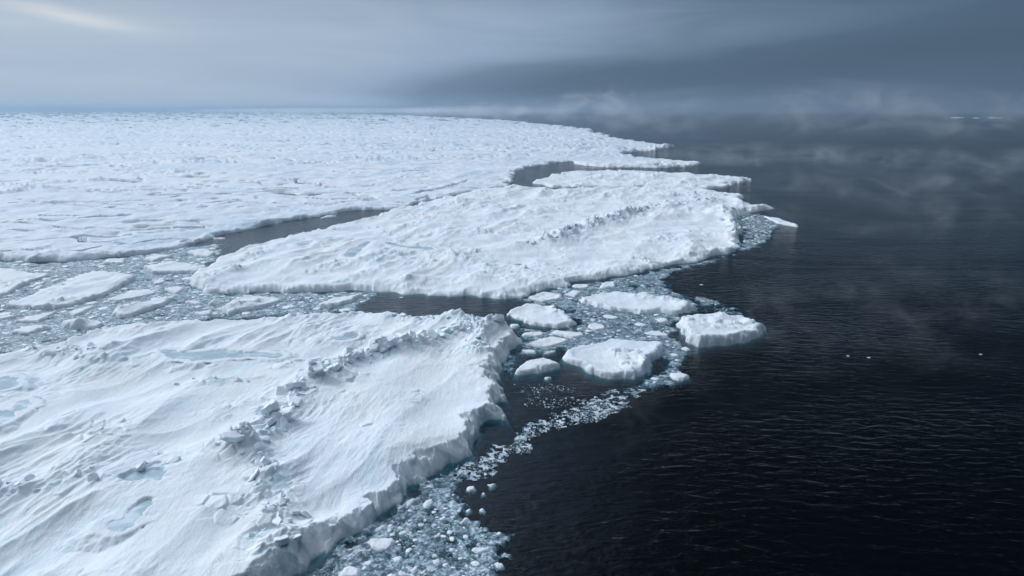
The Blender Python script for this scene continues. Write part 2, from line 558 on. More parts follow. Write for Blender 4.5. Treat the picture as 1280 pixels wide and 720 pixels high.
class Floe:
    def __init__(self, px, fb, seed=1, edge=0.5, cliff=0.5, ridges=(), dunes=0.35, rough=0.1, cuts=(), pools=(), smooth=1,
                 rim_var=0.3, foot=1.6, crown=0.0, lump=0.0, field=False, scour=0.3, wave=1.0, edge_far=0.0, calm=None):
        self.calm = line_world(calm, fb) if calm else None
        self.edge_far = edge_far
        self.wave = wave
        self.fb, self.seed, self.edge, self.cliff = fb, seed, edge, cliff
        P = outline_world(px, fb)
        self.poly = chaikin(P, smooth) if smooth else P
        self.ridges = [(line_world(r[0], fb), r[1], r[2]) for r in ridges]
        self.cuts = [(line_world(c[0], 0), c[1]) for c in cuts]
        self.pools = [dict(poly=chaikin(outline_world(p, fb * 0.0 + lv), 1), level=lv) for p, lv in pools]
        self.dunes, self.rough, self.rim_var, self.foot, self.crown, self.lump = dunes, rough, rim_var, foot, crown, lump
        self.field, self.scour = field, scour

    def dist(self, x, y):
        d = sdf_poly(x, y, self.poly)
        e = self.edge
        near = np.abs(d) < 8 * e
        if self.edge_far:
            rk = np.hypot(x, y)
            ef = self.edge_far * np.clip(rk - 150, 0, 6000)
            d = d + np.where(np.abs(d) < 5 * ef, ef * fbm(x / 60, y / 22, 4, self.seed + 81, 0.6), 0)
        n = e * (0.9 * fbm(x / (5 * e), y / (5 * e), 2, self.seed) + 0.55 * (facets(x / (2.2 * e), y / (2.2 * e), self.seed)[0] - 0.5))
        d = d + np.where(near, n, 0)
        for ln, hw in self.cuts:
            bb = np.where((np.abs(x - ln[:, 0].mean()) < 0.5 * np.ptp(ln[:, 0]) + 20) & (np.abs(y - ln[:, 1].mean()) < 0.5 * np.ptp(ln[:, 1]) + 20))[0]
            if not len(bb):
                continue
            d_all, d, xx, yy = d, d[bb], x, y
            x, y = x[bb], y[bb]
            dl = dist_line(x, y, ln)
            dl = dl + 0.7 * hw * fbm(x / (6 * hw), y / (6 * hw), 2, self.seed + 5)
            d_all[bb] = np.minimum(d, dl - hw)
            d, x, y = d_all, xx, yy
        return d

    def height(self, x, y):
        s = self.seed
        d = self.dist(x, y)
        fb = self.fb
        rim = fb * (1 + self.rim_var * fbm(x / (9 * fb), y / (9 * fb), 2, s + 11))
        wc = self.cliff * (0.7 + 0.8 * np.clip(0.5 + fbm(x / 3.5, y / 3.5, 2, s + 21), 0, 1.2))
        t = np.clip(d / wc, 0, 1)
        z0 = rim * t ** 0.75
        q = np.where(np.abs(d) < 2.5 * self.cliff, 0.45 * self.cliff * (fbm(x / 0.8 + z0 * 0.9, y / 0.8 - z0 * 1.1, 3, s + 91)), 0)
        t = np.clip((d + np.where(d > 0, q * np.clip(d / wc, 0, 1), 0)) / wc, 0, 1)
        z = rim * t ** 0.75
        inl = sstep(d, wc * 0.8, wc * 0.8 + max(1.2, 1.5 * fb))
        # wind drifts
        cw, sw = math.cos(WIND), math.sin(WIND)
        wx = x + 1.0 * fbm(x / 17, y / 17, 2, s + 2); wy = y
        u = wx * -sw + wy * cw
        v = wx * cw + wy * sw
        k = self.wave
        amp = sstep(fbm(x / (26 * k), y / (26 * k), 2, s + 31), -0.45, 0.55)
        amp2 = sstep(fbm(x / (15 * k), y / (15 * k), 2, s + 35), -0.15, 0.6)
        dn = 1.0 * ridged(u / (30 * k), v / (7.5 * k), 1, s + 3) * (0.35 + 0.9 * amp) + 0.58 * (ridged(u / (11 * k), v / (2.6 * k), 2, s + 7) - 0.3) * sstep(amp, 0.35, 1.0) + 0.26 * ridged(u / (3.6 * k), v / (0.9 * k), 2, s + 9) * amp2
        quiet = 1.0
        if self.calm is not None:
            quiet = 1 - 0.62 * sstep(sdf_poly(x, y, self.calm) + 2.5 * fbm(x / 6, y / 6, 2, s + 36), -2.0, 2.5)
        if self.field:
            quiet = 1 / (1 + np.clip(np.hypot(x, y) - 250, 0, 1e6) / 500)
        z = z + inl * self.dunes * (dn - 0.55) * quiet
        z = z + inl * self.rough * fbm(x / 2.4, y / 2.4, 4, s + 13, 0.55) * (0.25 + 1.1 * amp2) * quiet
        z = z + inl * 0.35 * self.fb * fbm(x / (20 * k), y / (20 * k), 2, s + 14)
        z = z + inl * self.crown * np.clip(d / 10, 0, 1)
        bare = np.zeros(x.shape)
        if self.lump:
            # scattered hummocks
            fh, fg = facets(x / 1.5, y / 1.5, s + 5, 1.1)
            mk = sstep(fbm(x / 9, y / 9, 3, s + 41), 0.22, 0.75)
            z = z + self.lump * mk * fh * sstep(fg, 0.0, 0.18) * sstep(d, 0.1, 1.0)
            bare = np.maximum(bare, 0.35 * mk * sstep(fg, 0.2, 0.0))
        if self.field:
            rk = np.hypot(x, y)
            wr = fbm(x / 45, y / 30, 3, s + 61) * 16
            wq = fbm(x / 45, y / 30, 3, s + 66) * 9
            env = np.zeros(x.shape); crk = np.zeros(x.shape); tone = np.zeros(x.shape)
            for sc_, (sx_, sy_, wd) in enumerate(((95.0, 42.0, 4.5), (260.0, 95.0, 9.0), (34.0, 15.0, 1.7))):
                fh, fg = facets((x + wr) / sx_, (y + wq) / sy_, s + 6 + sc_, 0.0)
                gap = fg * 0.75 * math.sqrt(sx_ * sy_)          # rough distance to the joint in metres
                ga = fbm(x / 70, y / 40, 2, s + 64 + sc_)
                rid = sstep(gap, wd, 0.2 * wd) * sstep(ga, -0.02, 0.40)
                env = np.maximum(env, rid * (1.0 if sc_ < 2 else 0.4 * sstep(fbm(x / 120, y / 70, 2, s + 75), 0.1, 0.5)))
                open_w = (0.5 + 0.0022 * rk) * (1.0 if sc_ < 2 else 0.6)
                crk = np.maximum(crk, sstep(gap, open_w * 1.5, open_w * 0.9) * sstep(ga, -0.16, -0.24))
                tone = np.maximum(tone, 0.30 * (fh > 0.70) * (0.4 + 0.6 * sstep(gap, 0, wd)))
            env = env * (0.30 + 0.95 * sstep(fbm(x / 420, y / 170, 3, s + 77), -0.25, 0.45))
            fh, fg = facets(x / 2.6, y / 2.6, s + 6, 1.1)
            fh2, _ = facets(x / 6.5, y / 6.5, s + 8, 1.1)
            z = z + inl * env * (0.2 + 0.75 * fh * sstep(fg, 0, 0.2) + 0.65 * fh2 + 0.0008 * np.minimum(rk, 1100)) * self.field
            bare = np.maximum(bare, np.maximum(0.85 * env * sstep(fh, 0.85, 0.2), tone))
            z = z - inl * crk * (z + 0.6)
            sc = sstep(fbm(u / 60, v / 16, 4, s + 73, 0.6), 0.25, 0.75)
            bare = np.maximum(bare, 0.65 * sc)
        for ln, H, W in self.ridges:
            dl = dist_line(x, y, ln)
            if dl.min() > 4 * W:
                continue
            dl = dl + 0.5 * W * fbm(x / (2.5 * W), y / (2.5 * W), 2, s + 51)
            a = np.exp(-(dl / W) ** 2)
            b = np.exp(-(dl / (2.0 * W)) ** 2)
            fh, fg = facets(x / 1.25, y / 1.25, s + 4, 1.2)
            fh2, fg2 = facets(x / 2.6, y / 2.6, s + 6, 1.0)
            al = np.clip(0.55 + 0.9 * fbm(x / 6, y / 6, 3, s + 52), 0.1, 1.4)
            jag = 0.55 * fh * sstep(fg, 0, 0.2) + 0.75 * fh2 * sstep(fg2, 0, 0.12)
            inr = sstep(d, 0.0, 1.0)
            z = z + inr * H * (0.42 * b + a * al * (0.12 + 0.55 * jag))
            bare = np.maximum(bare, np.clip(0.75 * a * al * (sstep(fg, 0.14, 0.02) + 0.9 * sstep(fh2, 0.35, 0.10)), 0, 1.0))
        sc = sstep(fbm(u / 22, v / 5, 4, s + 33, 0.6), 0.32, 0.8)
        bare = np.maximum(bare, self.scour * sc * inl)
        for p in self.pools:
            dp = sdf_poly(x, y, p['poly']) + 0.5 * fbm(x / 2.4, y / 2.4, 4, s + 15, 0.6)
            w2 = sstep(dp, -0.3, -5.0)
            hollow = np.minimum(z, p['level'] + 0.10 + 0.25 * np.clip(z - p['level'], 0, 9))
            z = np.where(dp > -5.0, w2 * z + (1 - w2) * hollow, z)
            z = np.where(dp > -4.0, np.maximum(z, p['level'] + 0.05 - 0.4 * np.clip(-dp - 1.3, 0, 9)), z)
            w = sstep(dp, -0.1, -0.7)
            z = np.where(dp > -0.7, w * np.maximum(z, p['level'] + 0.05) + (1 - w) * (p['level'] - 0.14), z)
        out = np.where(d < 0, np.maximum(d * (1.3 if self.foot > 0.2 else 0.5) - (0.12 if self.foot > 0.2 else 0.03), -3.0) - np.clip(-d - self.foot * 0.7, 0, 1.5) * 1.6, np.maximum(z, -2.0))
        self.d = d
        return out, np.clip(bare, 0, 1)

    def build(self, name, mat, sx=1.25, rstep=1.5, rows_px=None, maxr=1e9, parent=None):
        P = self.poly
        ang = np.arctan2(P[:, 0], P[:, 1])
        rr = np.hypot(P[:, 0], P[:, 1])
        m = self.foot + self.edge
        rmin, rmax = max(rr.min() - m, 22.0), min(rr.max() + m, maxr)
        a0, a1 = max(ang.min() - m / rmin, R(-52)), min(ang.max() + m / rmin, R(52))
        da = sx / FPX
        A = np.linspace(a0, a1, max(int((a1 - a0) / da), 8))
        if rows_px:                      # rows even in depression angle: for the far field
            q = np.linspace(1 / rmin, 1 / rmax, int((1 / rmin - 1 / rmax) * CAM_H * FPX / rows_px))
            Rr = 1 / q
        else:
            Rr = np.exp(np.linspace(math.log(rmin), math.log(rmax), max(int(math.log(rmax / rmin) / (da * rstep)), 8)))
        AA, RR = np.meshgrid(A, Rr)
        X = (np.sin(AA) * RR).ravel(); Y = (np.cos(AA) * RR).ravel()
        nr, nc = AA.shape
        Z = np.full(X.shape, -9.0); bare = np.zeros(X.shape)
        d0 = sdf_poly(X, Y, P)
        cell = np.maximum(np.repeat(np.abs(np.gradient(Rr)), nc), RR.ravel() * (A[1] - A[0]))
        cell = np.where(cell > self.foot * 0.5, 1.5 * cell, 0)
        reach = np.maximum(self.foot, cell)
        sel = np.where(d0 > -(reach + self.edge * 1.5))[0]
        z, b = self.height(X[sel], Y[sel])
        keep = np.zeros(X.shape, bool)
        keep[sel] = (self.d > -reach[sel])
        Z[sel] = z; bare[sel] = b
        idx = np.arange(nr * nc).reshape(nr, nc)
        Q = np.stack([idx[:-1, :-1], idx[:-1, 1:], idx[1:, 1:], idx[1:, :-1]], -1).reshape(-1, 4)[:, ::-1]
        Q = Q[keep[Q].all(1)]
        used = np.unique(Q)
        remap = np.zeros(nr * nc, np.int64); remap[used] = np.arange(len(used))
        cx, cyv = P[:, 0].mean(), P[:, 1].mean()
        if self.field:
            cx, cyv = 0.0, 0.0
        verts = np.stack([X[used] - cx, Y[used] - cyv, Z[used]], 1)
        o = mesh_np(name, verts, remap[Q], mat, parent, True, {'bare_ice': bare[used]})
        o.location = (cx, cyv, 0)
        self.centre = (cx, cyv)
        self.ntri = 2 * len(Q)
        for p in self.pools:
            pp = p['poly']
            lo, hi = pp.min(0) - 1.8, pp.max(0) + 1.8
            gx, gy = np.meshgrid(np.arange(lo[0], hi[0] + 0.3, 0.3), np.arange(lo[1], hi[1] + 0.3, 0.3))
            kp = (sdf_poly(gx.ravel(), gy.ravel(), pp) > -1.5)
            ix = np.arange(gx.size).reshape(gx.shape)
            q = np.stack([ix[:-1, :-1], ix[:-1, 1:], ix[1:, 1:], ix[1:, :-1]], -1).reshape(-1, 4)
            q = q[kp[q].all(1)]
            us = np.unique(q)
            rm = np.zeros(gx.size, np.int64); rm[us] = np.arange(len(us))
            mesh_np('melt_pool_or_crevice', np.stack([gx.ravel()[us] - cx, gy.ravel()[us] - cyv, np.full(len(us), p['level'])], 1), rm[q], M_POOL, o)
        return o


def block_mesh(i):
    r = random.Random(100 + i)
    bm = bmesh.new()
    sx, sy, sz = r.uniform(0.8, 1.3), r.uniform(0.6, 1.0), r.uniform(0.15, 0.36)
    n = r.choice((5, 6, 7))
    ph = r.uniform(0, 6.28)
    rad = [r.uniform(0.75, 1.1) for _ in range(n)]
    for zz, sc in ((-1, r.uniform(0.9, 1.05)), (0.75, 1.0), (1, 0.86)):
        for j in range(n):
            a = ph + (j + r.uniform(-0.2, 0.2)) * 2 * math.pi / n
            bm.verts.new((0.5 * sx * sc * rad[j] * math.cos(a), 0.5 * sy * sc * rad[j] * math.sin(a), 0.5 * sz * (zz + r.uniform(-0.1, 0.1))))
    bmesh.ops.convex_hull(bm, input=bm.verts)
    me = bpy.data.meshes.new('ice_block')
    bm.to_mesh(me); bm.free()
    me.materials.append(M_BLOCK)
    return me


BLOCKS = [block_mesh(i) for i in range(14)]


def add_blocks(fl, parent, lines, count, smin, smax, spread, seed):
    r = random.Random(seed)
    pts = []
    for ln in lines:
        for a, b in zip(ln[:-1], ln[1:]):
            L = math.hypot(b[0] - a[0], b[1] - a[1])
            pts.append((L, a, b))
    tot = sum(p[0] for p in pts)
    xs, ys = [], []
    for _ in range(count):
        q = r.uniform(0, tot)
        for L, a, b in pts:
            if q <= L:
                break
            q -= L
        t = q / L
        xs.append(a[0] + (b[0] - a[0]) * t + r.gauss(0, spread))
        ys.append(a[1] + (b[1] - a[1]) * t + r.gauss(0, spread))
    X, Y = np.array(xs), np.array(ys)
    z, _ = fl.height(X, Y)
    d = fl.d
    for i in range(count):
        if d[i] < 0.8:
            continue
        s = smin * (smax / smin) ** (r.random() ** 1.5)
        o = bpy.data.objects.new('ice_block', r.choice(BLOCKS))
        COL.objects.link(o)
        o.parent = parent
        o.scale = (s, s, s * r.uniform(0.8, 1.3))
        o.rotation_euler = (r.gauss(0, 0.5), r.gauss(0, 0.5), r.uniform(0, 6.28))
        o.location = (X[i] - fl.centre[0], Y[i] - fl.centre[1], z[i] + s * r.uniform(-0.2, 0.12))


ALL_POLYS = []
ANCHORS = []        # (outline, short name) of floes that loose chunks can be told apart by
LOOSE = []

# --- the big floe in the foreground
A_RIDGES = [
    ([(630, 408), (600, 412), (560, 422), (520, 432), (480, 440), (440, 452), (405, 468), (385, 483), (360, 503), (340, 525), (322, 548), (306, 566)], 1.9, 1.8),
    ([(306, 566), (322, 590), (340, 612), (336, 640), (348, 662), (330, 690)], 1.1, 1.5),
    ([(310, 562), (250, 566), (215, 578), (150, 596), (60, 604), (-20, 625)], 0.75, 1.3),
    ([(40, 440), (105, 440), (130, 452)], 1.0, 1.6),
    ([(215, 475), (290, 472), (340, 470)], 0.45, 1.1),
    ([(575, 402), (590, 418), (600, 440)], 1.3, 1.4),
    ([(470, 395), (520, 402), (575, 402)], 0.8, 1.2),
    ([(330, 398), (400, 396), (450, 390)], 0.5, 1.0),
]
A_POOLS_CREVICE = [
    ([(204, 452), (222, 443), (258, 441), (278, 437), (294, 442), (325, 444), (352, 449), (342, 458), (300, 460), (262, 465), (226, 464)], 1.60),
    ([(418, 434), (428, 424), (444, 421), (440, 430), (428, 437)], 1.60),
    ([(-25, 520), (8, 516), (30, 511), (36, 518), (22, 534), (4, 546), (-25, 552)], 1.60),
    ([(148, 678), (152, 662), (166, 642), (188, 634), (186, 648), (176, 668), (164, 680)], 1.62),
    ([(162, 610), (176, 602), (200, 597), (204, 600), (190, 609), (172, 615)], 1.60),  # not a pool: blue shade of a crevice, put in as a pool-coloured patch
    ([(-20, 487), (0, 485), (16, 482), (14, 488), (-4, 496), (-20, 497)], 1.60),
]
A_PX = [(-240, 470), (-120, 452), (-40, 442), (0, 437), (60, 430), (120, 412), (170, 402), (230, 398), (300, 395), (380, 392), (430, 389), (450, 386), (480, 391),
        (520, 397), (560, 398), (600, 396), (634, 404), (648, 423), (647, 432), (631, 445), (626, 458), (619, 478), (631, 493), (632, 502), (620, 507),
        (630, 517), (627, 523), (601, 531), (593, 540), (590, 558), (590, 572), (577, 576), (552, 587), (527, 598), (510, 609), (506, 621), (484, 634),
        (463, 654), (434, 671), (396, 698), (365, 718), (330, 742), (250, 800), (120, 860), (-140, 860), (-300, 760)]
fA = Floe(A_PX, 1.45, seed=3, edge=0.6, cliff=1.0, ridges=A_RIDGES, dunes=0.72, rough=0.10, pools=A_POOLS_CREVICE, smooth=0, rim_var=0.4, wave=0.8, lump=0.25, calm=[(425, 480), (480, 452), (560, 440), (622, 446), (610, 515), (580, 560), (500, 605), (430, 655), (385, 650), (370, 610), (372, 540)], foot=2.6, scour=0.38)
oA = fA.build('ice_floe', M_SNOW, 1.2, 1.25)
tag(oA, 'huge snowy ice floe filling the lower left foreground, with turquoise melt pools and jagged ridge', 'ice floe', 'large floes at the edge of the pack ice')
add_blocks(fA, oA, [fA.ridges[0][0]], 290, 0.45, 2.3, 0.85, 1)
add_blocks(fA, oA, [fA.ridges[1][0], fA.ridges[5][0]], 60, 0.4, 1.4, 0.8, 2)
add_blocks(fA, oA, [fA.ridges[2][0], fA.ridges[3][0]], 45, 0.4, 1.3, 0.8, 3)
add_blocks(fA, oA, [fA.ridges[4][0], fA.ridges[6][0]], 30, 0.4, 1.2, 0.8, 4)
ALL_POLYS.append(fA.poly)

# --- the middle floe
B_PX = [(234, 356), (238, 346), (252, 335), (270, 322), (290, 311), (312, 305), (360, 293), (400, 284), (440, 275), (480, 265), (505, 257.5), (530, 251), (560, 244.5), (600, 236),
        (640, 231), (690, 235.5), (730, 234), (800, 233), (880, 235), (934, 244), (922, 251), (946, 256), (970, 260), (940, 265), (924, 270), (918, 276), (927, 290), (922, 300), (926, 309),
        (913, 317), (878, 324), (830, 332), (802, 340), (754, 347), (719, 354), (677, 363), (655, 370), (625, 373), (580, 371), (516, 366), (440, 363),
        (392, 366), (323, 366), (265, 366)]
B_RIDGES = [
    ([(655, 308), (690, 300), (715, 290), (745, 281), (775, 271), (805, 263), (840, 256), (890, 252)], 2.0, 2.6),
    ([(902, 262), (918, 280), (915, 292)], 1.3, 2.2),
    ([(240, 354), (262, 346), (290, 338)], 1.2, 1.8),
    ([(420, 352), (470, 342), (510, 350)], 0.8, 2.0),
    ([(520, 262), (580, 252), (650, 243), (720, 242)], 0.8, 2.2),
    ([(820, 246), (870, 242), (925, 246)], 1.2, 2.0),
    ([(560, 320), (600, 330), (625, 350)], 0.8, 2.0),
    ([(330, 330), (400, 335), (470, 325), (540, 300)], 0.5, 2.2),
]
B_POOLS = [
    ([(370, 311), (376, 304), (388, 302), (387, 309), (378, 313)], 1.05),
    ([(394, 304), (404, 299), (416, 300), (408, 305)], 1.05),
    ([(432, 326), (440, 314), (456, 306), (464, 307), (452, 316), (442, 327)], 1.05),
    ([(482, 307), (500, 309), (540, 312), (538, 315), (500, 313)], 1.05),
]
fB = Floe(B_PX, 0.85, seed=12, edge=1.3, cliff=1.2, ridges=B_RIDGES, dunes=0.8, rough=0.14, pools=B_POOLS, smooth=0, rim_var=0.5, wave=1.5, lump=0.4, foot=2.4, scour=0.25)
oB = fB.build('ice_floe', M_SNOW, 1.25, 2.4)
tag(oB, 'broad white ice floe across the middle, between the narrow dark lead and black open pool', 'ice floe', 'large floes at the edge of the pack ice')
add_blocks(fB, oB, [fB.ridges[0][0]], 90, 0.7, 2.1, 1.4, 5)
add_blocks(fB, oB, [fB.ridges[1][0], fB.ridges[2][0], fB.ridges[5][0]], 60, 0.7, 1.9, 1.2, 6)
ALL_POLYS.append(fB.poly)

# --- the two tongues of ice behind it
C_PX = [(672, 229), (677, 223), (701, 214), (754, 212.5), (790, 212.5), (826, 214), (875, 218), (927, 221), (938, 223), (937, 226.5), (920, 229), (897, 236), (860, 238), (820, 237), (802, 235.2), (730, 234), (690, 235)]
fC = Floe(C_PX, 0.9, seed=22, edge=2.4, rim_var=0.6, wave=2, edge_far=0.012, cliff=0.8, ridges=[([(740, 224), (790, 219), (830, 222)], 1.6, 2.5), ([(850, 228), (890, 224), (925, 224)], 1.2, 2.5)],
          dunes=0.6, rough=0.2, smooth=0, lump=0.6, foot=2.0)
oC = fC.build('ice_floe', M_SNOW, 1.25, 3.0)
tag(oC, 'long white tongue of ice pointing right into the sea just behind the middle floe', 'ice floe', 'large floes at the edge of the pack ice')
ALL_POLYS.append(fC.poly)
# --- the pack ice reaching to the horizon
G_PX = [(-900, 345), (-300, 332), (-60, 326), (0, 325), (40, 328), (100, 325), (150, 321), (200, 316), (225, 309), (250, 301), (300, 288), (340, 280), (400, 270), (440, 263), (498, 262),
        (522, 254), (560, 247), (600, 239), (634, 232), (642, 222), (640, 215), (668, 208), (692, 203.5), (714, 202), (720, 204.5), (735, 208), (760, 209.3), (788, 209.3), (826, 210), (872, 207), (886, 204), (880, 201), (850, 199.6), (822, 197.8), (796, 195), (776, 192.2), (802, 189), (826, 186.5), (840, 184),
        (834, 181), (800, 177), (770, 172), (745, 167), (735, 161), (700, 157), (640, 150.5), (560, 146.3), (480, 143), (380, 140.8), (225, 139.4), (-900, 139.4)]
G_CUTS = [([(405, 182.5), (440, 181.5), (490, 180.5)], 4.0), ([(108, 195), (150, 193.5), (182, 193)], 2.8), ([(60, 211), (95, 210.5)], 1.8), ([(98, 209), (128, 207.5)], 1.8),
          ([(270, 155), (335, 153)], 13.0), ([(545, 181), (556, 180)], 1.6), ([(580, 178.5), (592, 178)], 1.4), ([(676, 191), (692, 191.5)], 1.4), ([(520, 244), (560, 236), (585, 228)], 0.35),
          ([(0, 203), (14, 202)], 2.2), ([(235, 199), (270, 197)], 2.0), ([(455, 235), (470, 233.5)], 0.5), ([(600, 196), (625, 193)], 0.8), ([(690, 176), (760, 174)], 3.5)]
cr_r = random.Random(5)
for _ in range(45):
    cx_, cy_ = cr_r.uniform(-40, 760), 150 + 150 * cr_r.random() ** 1.6
    if sdf_poly(np.array([float(cx_)]), np.array([float(cy_)]), np.array(G_PX))[0] < 6:
        continue
    L_ = cr_r.uniform(5, 26); sl = cr_r.uniform(-0.10, 0.02)
    rr_ = float(np.hypot(*ground(cx_, cy_)))
    G_CUTS.append(([(cx_ - L_, cy_ - sl * L_), (cx_, cy_ + cr_r.uniform(-0.5, 0.5)), (cx_ + L_, cy_ + sl * L_)], min(4.5, 0.003 * rr_ * cr_r.uniform(0.4, 1.4))))
fG = Floe(G_PX, 0.85, seed=31, edge=1.5, cliff=0.8, dunes=0.38, rough=0.10, cuts=G_CUTS, smooth=0, rim_var=0.5, wave=2.0, lump=0.18, edge_far=0.012, foot=2.0, field=1.0, scour=0.25)
oG = fG.build('pack_ice', M_FIELD, 1.3, rows_px=0.42, maxr=26000)
tag(oG, kind='structure')
ALL_POLYS.append(fG.poly)

# --- smaller floes, one by one: (outline in the photo, freeboard, label)
FLOES_LEFT = [
    ([(116, 337.5), (159, 341), (173, 348), (159, 357), (131, 370), (97, 382), (62, 388), (28, 387), (2, 386), (19, 375), (66, 356), (94, 345)], 0.7, 'large flat diamond-shaped floe, biggest slab in the broken ice on the left'),
    ([(-60, 345), (0, 334), (19, 336), (47, 341), (62, 346), (37, 354), (19, 363), (0, 372), (-40, 385)], 0.6, 'pale floe cut by the left edge of the photo, above the large diamond-shaped slab'),
    ([(131, 375), (156, 366), (184, 361), (197, 367), (169, 374), (146, 377)], 0.4, 'thin lens-shaped floe just right of the large diamond-shaped slab'),
    ([(142, 384), (169, 380), (206, 370), (223, 372), (202, 384), (178, 392), (157, 399), (139, 396)], 0.6, 'long floe slanting up to the right with bluish rubble at its left end'),
    ([(86, 390), (105, 383), (120, 383), (105, 392), (92, 396)], 0.35, 'small floe touching the lower edge of the large diamond-shaped slab'),
    ([(-30, 397), (0, 394), (32, 393), (11, 399), (-10, 402)], 0.35, 'narrow sliver of ice at the left edge below the large diamond-shaped slab'),
    ([(15, 401), (47, 393), (73, 390), (49, 404), (28, 404)], 0.4, 'triangular floe below the left half of the large diamond-shaped slab'),
    ([(12, 418), (28, 407), (62, 405), (64, 411), (37, 418)], 0.4, 'rounded floe in grey slush at lower left, close to the foreground floe'),
    ([(75, 409), (79, 399), (112, 397), (131, 405), (122, 411), (90, 412)], 0.6, 'lumpy bluish floe of jumbled ice in the slush at left'),
    ([(-20, 438), (-10, 428), (19, 426), (17, 429)], 0.35, 'sliver at the left edge touching the upper rim of the foreground floe'),
    ([(180, 332), (217, 326), (260, 333), (255, 340), (217, 343), (191, 343)], 0.6, 'wide floe between the start of the dark lead and the tip of the middle floe'),
    ([(234, 315), (255, 310), (270, 317), (261, 322), (246, 321)], 0.5, 'small floe blocking the left end of the dark lead'),
    ([(180, 324), (195, 317), (217, 319), (210, 324), (191, 328)], 0.5, 'small floe along the edge of the pack ice, left of the dark lead'),
    ([(128, 331), (134, 323), (157, 323), (154, 331)], 0.5, 'small square floe against the edge of the pack ice above the large slab'),
    ([(276, 388), (292, 373), (315, 367.5), (354, 373), (339, 382), (311, 389), (285, 394)], 0.6, 'hummocky floe in the channel between the middle and foreground floes'),
    ([(240, 394), (249, 389), (268, 386), (261, 396)], 0.35, 'small floe wedged against the top edge of the foreground floe'),
    ([(395, 384), (416, 371), (453, 366), (441, 378), (413, 386)], 0.6, 'pale pointed floe lying at the left end of the black open pool'),
    ([(227, 379), (242, 375), (253, 379), (249, 382)], 0.3, 'small oval floe in slush below the left tip of the middle floe'),
    ([(191, 356), (193, 349), (208, 350), (204, 355)], 0.3, 'little rounded floe in the grey slush left of the middle floe tip'),
    ([(259, 382), (264, 375), (283, 376), (277, 381), (264, 382)], 0.3, 'small floe just left of the hummocky one in the channel'),
    ([(400, 273), (408, 269.5), (421, 269), (417, 271.5)], 0.3, 'small floe drifting in the middle of the narrow dark lead'),
    ([(265, 299), (272, 296.5), (284, 297), (280, 299.5)], 0.3, 'small floe drifting near the left end of the narrow dark lead'),
    ([(205, 362), (222, 357), (232, 361), (220, 368)], 0.35, 'blocky floe in the slush close to the middle floe tip'),
    ([(60, 352), (78, 347), (88, 345), (70, 354)], 0.3, 'sliver in the dark crack above the large diamond-shaped slab'),
    ([(40, 360), (56, 354), (52, 361), (44, 364)], 0.3, 'slushy sliver between the two large slabs at far left'),
]
